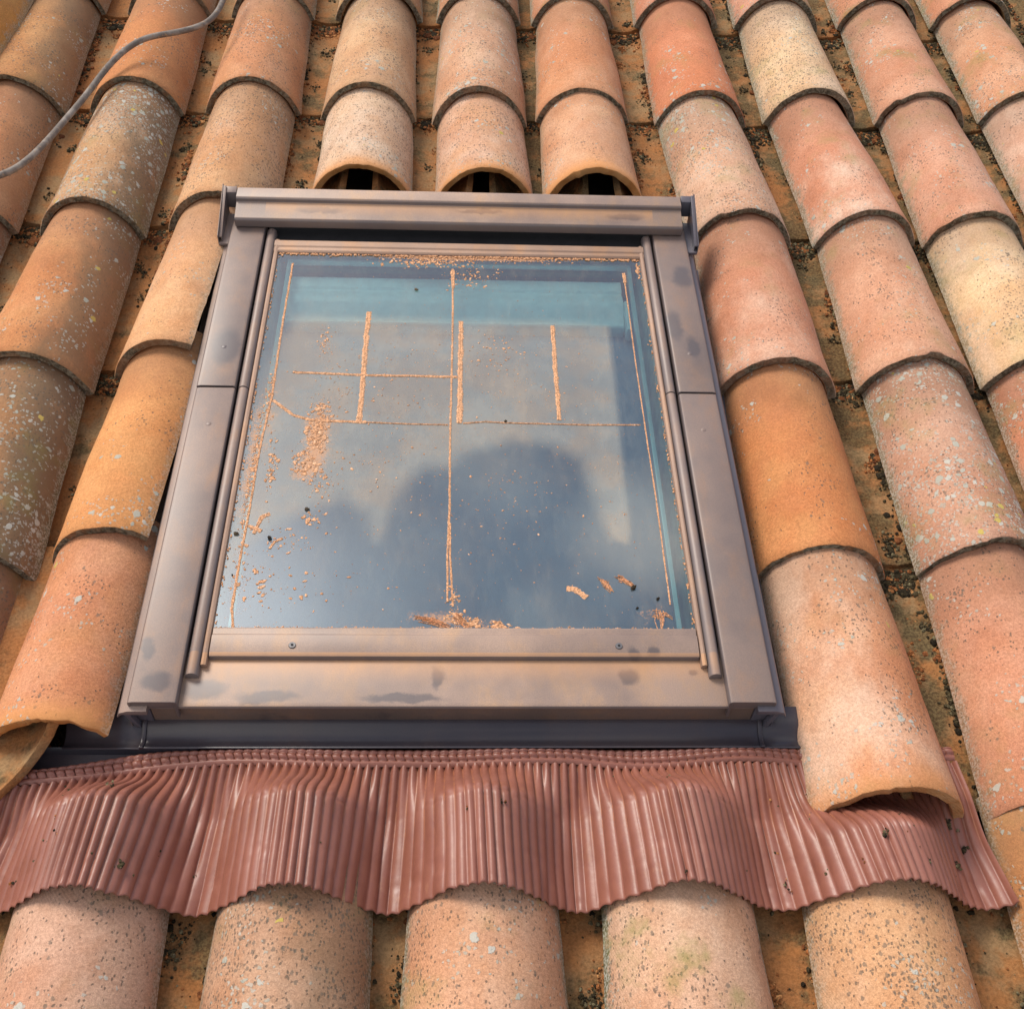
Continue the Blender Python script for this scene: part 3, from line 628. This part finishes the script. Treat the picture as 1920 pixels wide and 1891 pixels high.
CLUSTERS=[
 (-0.308,0.584,0.007,0.075,70,0.0025),
 (-0.314,0.456,0.005,0.068,90,0.0025),
 (-0.316,0.359,0.004,0.053,70,0.0025),
 (-0.310,0.240,0.011,0.058,35,0.003),
 (-0.287,0.434,0.008,0.050,40,0.0035),
 (-0.224,0.514,0.018,0.053,170,0.0035),
 (-0.234,0.440,0.020,0.031,60,0.0035),
 (-0.211,0.402,0.020,0.033,40,0.003),
 (-0.247,0.289,0.031,0.020,25,0.0028),
 (-0.212,0.329,0.016,0.014,12,0.004),
 (-0.284,0.212,0.019,0.038,16,0.0045),
 (-0.193,0.611,0.052,0.077,60,0.002),
 (-0.229,0.720,0.011,0.041,30,0.0025),
 (-0.013,0.948,0.089,0.013,240,0.0025),
 (0.095,0.951,0.109,0.013,300,0.0025),
 (-0.062,0.934,0.059,0.016,160,0.003),
 (0.255,0.959,0.060,0.010,90,0.002),
 (0.017,0.890,0.048,0.038,80,0.003),
 (0.062,0.687,0.045,0.047,50,0.0025),
 (-0.107,0.638,0.133,0.119,120,0.0018),
 (-0.116,0.447,0.132,0.068,110,0.002),
 (0.088,0.642,0.180,0.162,140,0.0016),
 (-0.046,0.301,0.197,0.126,120,0.0017),
 (0.074,0.385,0.074,0.100,60,0.002),
 (0.198,0.408,0.100,0.237,110,0.0015),
 (-0.224,0.213,0.068,0.057,25,0.003),
 (-0.005,0.177,0.010,0.027,40,0.0025),
 (0.002,0.151,0.015,0.012,40,0.003),
 (0.058,0.138,0.013,0.007,40,0.004),
 (0.024,0.144,0.007,0.007,14,0.005),
 (-0.115,0.127,0.190,0.003,160,0.0015),
 (0.179,0.128,0.112,0.003,100,0.0015),
 (0.326,0.922,0.003,0.019,30,0.003),
 (-0.199,0.961,0.088,0.005,60,0.0015),
]
BRUSH=[
 (-0.061,0.152,0.052,-0.016,26,0.011),
 (-0.005,0.159,0.022,-0.026,14,0.009),
 (0.201,0.225,0.021,-0.028,18,0.010),
 (0.225,0.227,0.029,-0.023,22,0.009),
 (0.272,0.161,0.033,-0.011,10,0.015),
 (0.284,0.170,-0.000,-0.036,10,0.013),
]
BITS=[ (-0.225,0.345,0.005), (-0.274,0.291,0.005), (-0.323,0.298,0.005), (-0.078,0.853,0.005), (0.075,0.531,0.004), (0.252,0.205,0.006), (0.285,0.186,0.004), (-0.122,0.129,0.004), (0.254,0.170,0.003), (-0.319,0.224,0.002), ]
PAINTED_HAZE= [(-0.342, 0.203), (-0.301, 0.289), (-0.237, 0.339), (-0.176, 0.366), (-0.134, 0.34), (-0.119, 0.29), (-0.096, 0.367), (-0.057, 0.428), (-0.016, 0.436), (0.008, 0.46), (0.084, 0.49), (0.152, 0.483), (0.192, 0.452), (0.208, 0.376), (0.23, 0.293), (0.251, 0.284), (0.256, 0.304), (0.26, 0.765), (-0.285, 0.775), (-0.318, 0.634), (-0.323, 0.401)]  # outline of the painted haze; its lower edge draws the silhouette

def inside(x, y, P):
    c = False
    for a in range(len(P)):
        (x1, y1), (x2, y2) = P[a], P[a - 1]
        if (y1 > y) != (y2 > y) and x < (x2 - x1) * (y - y1) / (y2 - y1) + x1: c = not c
    return c
def dist(x, y, P):
    b = 9
    for a in range(len(P)):
        (x1, y1), (x2, y2) = P[a], P[a - 1]; dx, dy = x2 - x1, y2 - y1
        t = max(0, min(1, ((x - x1) * dx + (y - y1) * dy) / (dx * dx + dy * dy + 1e-9))); b = min(b, math.hypot(x - x1 - t * dx, y - y1 - t * dy))
    return b
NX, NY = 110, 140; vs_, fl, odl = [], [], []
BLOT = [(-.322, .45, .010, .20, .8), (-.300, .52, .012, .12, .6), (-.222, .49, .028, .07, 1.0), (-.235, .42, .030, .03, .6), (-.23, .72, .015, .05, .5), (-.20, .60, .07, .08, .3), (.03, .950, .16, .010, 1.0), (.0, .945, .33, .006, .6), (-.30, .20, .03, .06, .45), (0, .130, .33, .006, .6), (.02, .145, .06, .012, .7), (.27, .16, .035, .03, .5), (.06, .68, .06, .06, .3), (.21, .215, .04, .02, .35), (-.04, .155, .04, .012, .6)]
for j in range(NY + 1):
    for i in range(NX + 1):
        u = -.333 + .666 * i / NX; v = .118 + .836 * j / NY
        vs_.append((u, v, .1075)); d = dist(u, v, PAINTED_HAZE) * (1 if inside(u, v, PAINTED_HAZE) else -1)
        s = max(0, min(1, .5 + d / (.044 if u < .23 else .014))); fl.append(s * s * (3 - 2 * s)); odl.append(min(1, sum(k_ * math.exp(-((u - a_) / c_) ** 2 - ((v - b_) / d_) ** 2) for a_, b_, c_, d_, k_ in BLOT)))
fs = [(j * (NX + 1) + i, j * (NX + 1) + i + 1, (j + 1) * (NX + 1) + i + 1, (j + 1) * (NX + 1) + i) for j in range(NY) for i in range(NX)]
pane = link('glass_pane', mesh('glass_pane', vs_, fs, GLASS, True, None, {'painted_haze': fl, 'odust': odl}), W)

# ---- small lumps: crumbs, moss, mud drops
_b = bmesh.new(); bmesh.ops.create_icosphere(_b, subdivisions=1, radius=1); ICO = [v.co.copy() for v in _b.verts]; ICF = [tuple(v.index for v in f.verts) for f in _b.faces]; _b.free()
_b = bmesh.new(); bmesh.ops.create_icosphere(_b, subdivisions=2, radius=1); ICO2 = [v.co.copy() for v in _b.verts]; ICF2 = [tuple(v.index for v in f.verts) for f in _b.faces]; _b.free()
class Lumps:
    def __init__(s): s.v, s.f, s.a = [], [], []
    def add(s, x, y, z, r, flat_=.6, el=1., rot=None, shade=None, rough=.35, fine=False):
        C, F = (ICO2, ICF2) if fine else (ICO, ICF)
        n = len(s.v); a = random.uniform(0, 6.28) if rot is None else rot; ca, sa = math.cos(a), math.sin(a); sh = random.random() if shade is None else shade
        for c in C:
            k = r * (1 + random.uniform(-rough, rough)); p = (c.x * k * el, c.y * k, c.z * k * flat_)
            s.v.append((x + p[0] * ca - p[1] * sa, y + p[0] * sa + p[1] * ca, z + p[2])); s.a.append(min(1, max(0, sh + random.uniform(-.12, .12))))
        s.f += [tuple(i + n for i in f) for f in F]
    def build(s, name, mat, parent=None, smooth=False): return link(name, mesh(name, s.v, s.f, mat, smooth, None, {'shade': s.a}), parent)

mud = Lumps(); GZ = .1077
for (cu, cv, ru, rv, n, sz) in CLUSTERS:
    for _ in range(int(n * 2.0)):
        u, v = random.gauss(cu, ru * .55), random.gauss(cv, rv * .55)
        if abs(u) > .330 or not .1345 < v < .951: continue
        r = sz * (.16 + .6 * random.random() ** 2) * (1 if random.random() < .9 else 1.5)
        mud.add(u, v, GZ, r * .9, .15, random.uniform(1, 1.9), shade=random.uniform(.2, .9), rough=.28, fine=r > .0016)
for _ in range(500):
    mud.add(random.uniform(-.32, .32), random.uniform(.135, .95), GZ, random.uniform(.0003, .0008), .4, shade=random.uniform(.5, 1))
mud.build('mud_spots', MUD, pane, True)['kind'] = 'stuff'
# mud strokes: ragged ribbons with a little thickness
sv, sf, sa_ = [], [], []
def ribbon(pts, wd, dens, seed):
    rg = random.Random(seed); P = []
    for a, b in zip(pts[:-1], pts[1:]):
        L_ = math.hypot(b[0] - a[0], b[1] - a[1]); n = max(1, int(L_ / .0016))
        for k in range(n): t = k / n; P.append((a[0] + (b[0] - a[0]) * t, a[1] + (b[1] - a[1]) * t))
    P.append(pts[-1]); prev = None
    for k, (x, y) in enumerate(P):
        q = P[min(k + 1, len(P) - 1)]; p = P[max(k - 1, 0)]; dx, dy = q[0] - p[0], q[1] - p[1]; L_ = math.hypot(dx, dy) + 1e-9; nx_, ny_ = -dy / L_, dx / L_
        wn = .5 * wd * (1 + .35 * noise.noise(Vector((k * .11, seed, 0))) + .2 * noise.noise(Vector((k * .6, seed, 4)))); cn = .12 * wd * noise.noise(Vector((k * .07, seed, 9)))
        gap = dens < 1 and noise.noise(Vector((k * .05, seed, 20))) > dens - .25
        if gap: prev = None; continue
        e1, e2 = rg.uniform(.8, 1.15), rg.uniform(.8, 1.15); n0 = len(sv)
        for t, h in ((-e1, .0001), (-.55, .0009 + rg.uniform(0, .0005)), (0, .0005 + rg.uniform(0, .0005)), (.55, .0009 + rg.uniform(0, .0005)), (e2, .0001)):
            sv.append((x + nx_ * (cn + t * wn), y + ny_ * (cn + t * wn), .1076 + h)); sa_.append(min(1, max(0, .55 + rg.uniform(-.25, .25) + (.15 if abs(t) > .5 else -.1))))
        if prev is not None:
            for i in range(4): sf.append((prev + i, prev + i + 1, n0 + i + 1, n0 + i))
        prev = n0
for k, (pts, wd, dn) in enumerate(STROKES): ribbon(pts, wd, dn, k * 3.7 + 1)
for k, (u, v, du, dv, n, sp) in enumerate(BRUSH):
    rg = random.Random(k)
    for q in range(n):
        o1, o2 = rg.uniform(0, .5), rg.uniform(.4, 1); s = rg.uniform(-.5, .5) * sp; L_ = math.hypot(du, dv); a, b = -dv / L_ * s, du / L_ * s
        mx_, my_ = u + du * .5 * (o1 + o2) + a * 1.2, v + dv * .5 * (o1 + o2) + b * 1.2 + .002
        ribbon([(u + du * o1 + a, v + dv * o1 + b), (mx_, my_), (u + du * o2 + a * .8, v + dv * o2 + b * .8)], rg.uniform(.0006, .0016), .85, k * 40 + q)
link('mud_streaks', mesh('mud_streaks', sv, sf, MUD, False, None, {'shade': sa_}), pane)
for u, v, s in BITS:
    bt = Lumps(); bt.add(u, v, .1078 + s * .3, s * .55, .6, 1.4, rough=.3, fine=True); bt.build('dirt_speck', BIT, pane)

# mud settled in the sash corners (edges of the glass)
md = Lumps()
for _ in range(420): md.add(random.uniform(-.33, .33), .950 - abs(random.gauss(0, .0022)), .1085, random.uniform(.0008, .0022), .5, 1.6, shade=random.uniform(.1, .6))
for _ in range(260):
    s = random.choice((-1, 1)); md.add(s * (.3315 - abs(random.gauss(0, .0014))), random.uniform(.14, .95), .1085, random.uniform(.0006, .0016), .5, 1.6, rot=1.57, shade=random.uniform(.1, .7))
for _ in range(150): md.add(random.uniform(-.33, .33), .1352 + abs(random.gauss(0, .0012)), .1085, random.uniform(.0004, .0012), .5, 1.6, shade=random.uniform(.3, .9))
md.build('mud_rim', MUD, pane)['kind'] = 'stuff'

# ------------------------------------------------------------------ pleated apron draped over the bottom row
CR = [(-.70, .030), (-.435, .030), (-.195, .030), (.032, .030), (.275, .030), (.530, .030), (.800, .030)]
def arch(u):
    """height of the drape: crests over the cover tiles, hollows over the channels"""
    for (a, _), (b, _) in zip(CR[:-1], CR[1:]):
        if a <= u <= b:
            t = (u - a) / (b - a); return ((.56 + .5 * math.cos(2 * math.pi * t)) / 1.06) ** .75
    return 0
def sst(x, a, b): t = max(0, min(1, (x - a) / (b - a))); return t * t * (3 - 2 * t)
V0, V1 = -.0405, -.2315; RIB = .01165
def apron_pt(s, t):
    """s = rib coordinate (u at the top), t 0..1 down the slope"""
    fan = s * (1 + .045 * t) + .006 * t * math.sin(s * 26 + 1)
    u = fan + (0 if True else 0)
    v = V0 + (V1 - V0) * t - .030 * sst(-s, .36, .56) * (1 - t)
    a = arch(u); top = .0505 + .004 * math.sin(s * 21)
    k7 = sst(s, .40, .45)                                    # lies low where the last tile beside the window covers it
    rise = sst(t, .20 * k7, .40 + .24 * k7 + .04 * noise.noise(Vector((s * 9, 3, 0))))
    wv_ = (top * (1 - rise) + (.020 + .115 * a) * rise)
    if t < .06: wv_ += 0
    return u, v, wv_, a
vs_, fs, gv = [], [], []
s0, s1 = -.585, .672; PER = 10; nr = int((s1 - s0) / RIB) * PER; NT = 64
for j in range(NT + 1):
    t = j / NT
    for i in range(nr + 1):
        s = s0 + (s1 - s0) * i / nr; ph = i / PER; kr = math.floor(ph + .5)
        u, v, wz, a = apron_pt(s, t); u2, _, w2, _ = apron_pt(s + .002, t); u3, _, w3, _ = apron_pt(s - .002, t)
        tx, tz = u2 - u3, w2 - w3; q = math.hypot(tx, tz); nx_, nz_ = -tz / q, tx / q
        steep = abs(tz / q)
        valley = (1 - a) * sst(t, .3, .75)
        amp = .0044 * (1 - .50 * valley) * (1 + .15 * noise.noise(Vector((kr * 5.3, 0, 77)))) * (1 - .35 * steep) * (.88 + .3 * noise.noise(Vector((kr * 1.7, t * 2.2, 5))))
        amp *= .8 + .35 * math.exp(-t / .08)
        r = 2 * abs(math.cos(math.pi * ph)) ** .72 - 1
        # pinches where the pleats kink at the shoulder, and a few dents near the foot
        kk = t - (.37 + .035 * noise.noise(Vector((kr * .9, 1, 2)))); pinch = math.exp(-(kk / .012) ** 2) * a * (.0016 + .0016 * noise.noise(Vector((kr * 2.3, 8, 8))))
        dent = .0022 * max(0, noise.noise(Vector((kr * 1.3, t * 9, 11))) - .25) * sst(t, .6, .8)
        wr = .0024 * noise.noise(Vector((s * 60, t * 3.0, 2))) * valley + .0016 * noise.noise(Vector((s * 16, t * 2.5, 7))) * sst(t, .1, .4)
        d = amp * r - pinch * (r > .2) - dent + wr
        jit = .0012 * noise.noise(Vector((kr * 3.1, t * 1.5, 9))) * sst(t, .05, .3)
        vv = v + (.0009 * math.cos(2 * math.pi * ph) + .003 * noise.noise(Vector((s * 30, 0, 1)))) * (t ** 6)
        vs_.append((u + nx_ * d + jit, vv, wz + nz_ * d)); gv.append(max(0, -r) * (1 - sst(t, .35, .7)) + .15)
n = nr + 1; F = []
for j in range(NT):
    for i in range(nr): F.append((j * n + i, (j + 1) * n + i, (j + 1) * n + i + 1, j * n + i + 1))
# thickness
K = len(vs_); vs2 = vs_ + [(x, y, z - .0009) for x, y, z in vs_]; F2 = F + [tuple(K + q for q in f[::-1]) for f in F]
for i in range(nr): a = NT * n + i; F2.append((a, K + a, K + a + 1, a + 1))
ap = link('apron', mesh('apron', vs2, F2, APRON, True, None, {'groove': gv + gv}), W)
ap['label'] = 'red brown pleated apron draped over the tiles'
# hem of small folded loops along the top edge
vs_, fs, gv = [], [], []
prof = []
for k in range(9): a = math.pi * k / 8; prof.append((-.0285 - .0062 * math.cos(math.pi - a) * -1, .0052 * math.sin(a)))
HP = [(-.0185, -.002), (-.0200, .0012), (-.0225, .0024), (-.0245, .0016), (-.0258, .0002), (-.0268, .0022), (-.0290, .0042), (-.0320, .0046), (-.0345, .0030), (-.0358, .0008), (-.0368, .0016), (-.0385, .0022), (-.0405, .0016), (-.0425, .0004), (-.0440, -.0012)]
PER2 = 12; nr = int((s1 - s0) / RIB) * PER2
for k, (hv, hw_) in enumerate(HP):
    for i in range(nr + 1):
        s = s0 + (s1 - s0) * i / nr; ph = i / PER2; f = abs((ph + .0) % 1 - .5) * 2
        und = .0022 * math.sin(s * 21) + (-.006 * arch(s) + .004); dv = und * (k / 6 if k < 6 else 1) - .030 * sst(-s, .36, .56)
        cut = sst(f, .84, .98); z = .0522 + .004 * math.sin(s * 21) * .6
        dd = hw_ * (1 - (cut if 4 <= k <= 9 else 0)) - (.0036 * cut if 3 < k < 10 else .001 * cut if k < 4 else 0) + .0007 * math.cos(math.pi * f) * (1 if k < 10 else 0)
        sk = .0016 * math.sin(k * .9) * (1 if 4 < k < 10 else 0)
        vs_.append((s + sk, hv + dv, z + dd)); gv.append(cut if k < 10 else .1)
n = nr + 1
fs = [(j * n + i, (j + 1) * n + i, (j + 1) * n + i + 1, j * n + i + 1) for j in range(len(HP) - 1) for i in range(nr)]
link('hem_strip', mesh('hem_strip', vs_, fs, APRON, True, None, {'groove': gv}), ap)

# ------------------------------------------------------------------ cable
CABLE = [(-0.543, 1.912, 0.15), (-0.544, 1.809, 0.15), (-0.551, 1.756, 0.145), (-0.573, 1.709, 0.14), (-0.629, 1.663, 0.145), (-0.681, 1.637, 0.15), (-0.713, 1.597, 0.15), (-0.738, 1.549, 0.145), (-0.762, 1.51, 0.13), (-0.78, 1.452, 0.12), (-0.797, 1.399, 0.115), (-0.81, 1.321, 0.12), (-0.818, 1.205, 0.14), (-0.837, 1.131, 0.15), (-0.861, 1.109, 0.15), (-0.919, 1.096, 0.14)]
cu = bpy.data.curves.new('c', 'CURVE'); cu.dimensions = '3D'; sp = cu.splines.new('NURBS'); sp.points.add(len(CABLE) - 1)
for k, p in enumerate(CABLE): sp.points[k].co = (*p, 1)
sp.use_endpoint_u = True; sp.order_u = 4; sp.resolution_u = 10; cu.bevel_depth = .0063; cu.bevel_resolution = 6
tmp = bpy.data.objects.new('t', cu); COL.objects.link(tmp); dg = bpy.context.evaluated_depsgraph_get()
me = bpy.data.meshes.new_from_object(tmp.evaluated_get(dg)); bpy.data.objects.remove(tmp)
me.materials.clear(); me.materials.append(CABLEM)
me.polygons.foreach_set('use_smooth', [True] * len(me.polygons))
o = link('cable', me); tag(o, 'grey rubber cable snaking over the tiles in the upper left corner', 'cable')

# ------------------------------------------------------------------ debris in the gutters
moss, crm = Lumps(), Lumps()
def panz(um, v, u, pv, ln):
    t = (v - pv) / ln; a = .088 + .012 * t; zf = .014 - .012 * t; r = .060 + .006 * t
    s = max(-.99, min(.99, (u - um) / a * math.sin(TM))); th = math.asin(s); return zf + r * (1 - (math.cos(th) - math.cos(TM)) / (1 - math.cos(TM)))
def drop(kind, um, pv, ln, u, v, r, heap=0, **k):
    z = panz(um, v, u, pv, ln); kind.add(u, v, z + r * .4 + heap, r, **k)
def size(a, b): return a + (b - a) * random.random() ** 3.0
for (um, pv, ln) in PANS:
    if ln < .1: continue
    right = um > .5; rg = random
    top = pv + PV - .02 if ln > .42 else pv + ln - .02
    # heaps just below the lip of the channel tile above
    heavy = 2.2 if right else 1.4
    for _ in range(int(9 * heavy)):
        k = moss if rg.random() < (.75 if right else .45) else crm
        drop(k, um, pv, ln, um + rg.gauss(0, .022), top - abs(rg.gauss(.006, .014)) + .008, rg.uniform(.005, .012), rough=.16, flat_=.38, fine=True, shade=rg.uniform(0, .35), heap=-.0035)
    for _ in range(int(620 * heavy)):
        u = um + rg.gauss(0, .024); q = abs(rg.gauss(.006, .018)); v = top - q + .01; k = moss if rg.random() < (.75 if right else .5) else crm
        drop(k, um, pv, ln, u, v, size(.0006, .0042), rough=.35, flat_=.8, el=rg.uniform(1, 1.5), heap=max(0, .005 - q * .2) * rg.random())
    # rows along the feet of the cover tiles
    for s in (-1, 1):
        amp = rg.uniform(.4, 1.) * (2.2 if right else 1.2)
        for _ in range(int(900 * amp)):
            v = rg.uniform(pv, top); hp = noise.noise(Vector((um * 9 + s, v * 9, 3)))
            if hp < rg.uniform(-.20, .45): continue
            q = abs(rg.gauss(0, .007)); u = um + s * (.040 - q)
            k = moss if noise.noise(Vector((um * 5, v * 14, s * 4))) + rg.uniform(-.3, .3) < (.25 if right else -.05) else crm
            if rg.random() < .03: drop(k, um, pv, ln, u, v, rg.uniform(.004, .008), rough=.16, flat_=.45, fine=True, shade=rg.uniform(0, .35), heap=-.002)
            drop(k, um, pv, ln, u, v, size(.0006, .0038), rough=.35, flat_=.8, el=rg.uniform(1, 1.5), heap=.004 * max(0, hp) * rg.random())
    for _ in range(int(rg.uniform(1, 5))):
        cu_, cv_ = um + rg.uniform(-.025, .025), rg.uniform(pv + .02, top); k = moss if rg.random() < .7 else crm
        for _ in range(rg.randint(30, 90)): drop(k, um, pv, ln, rg.gauss(cu_, .006), rg.gauss(cv_, .009), size(.0006, .0034), rough=.35, flat_=.8)
    for _ in range(50): drop(crm if rg.random() < .6 else moss, um, pv, ln, um + rg.uniform(-.04, .04), rg.uniform(pv, top), rg.uniform(.0005, .0018), rough=.4)
# crumbs lying on the apron
for _ in range(90):
    s, t = random.uniform(-.58, .66), random.uniform(.1, .95)
    if abs(s) < .4 and random.random() < .75: continue
    u, v, wz, a = apron_pt(s, t)
    for _ in range(random.randint(1, 4)): (moss if random.random() < .7 else crm).add(u + random.gauss(0, .002), v + random.gauss(0, .003), wz + .0012, random.uniform(.0006, .0022), rough=.5)
for s, t, k_ in ((-.375, .83, 14), (.47, .32, 12), (.50, .70, 10), (-.42, .28, 8), (.63, .45, 14), (.645, .60, 12), (.62, .75, 12)):
    u, v, wz, a = apron_pt(s, t)
    for _ in range(k_): moss.add(u + random.gauss(0, .002), v + random.gauss(0, .003), wz + .002, random.uniform(.001, .003), rough=.5)
tag(moss.build('moss', MOSS), None, None, None, 'stuff'); tag(crm.build('clay_crumbs', CRUMB), None, None, None, 'stuff')
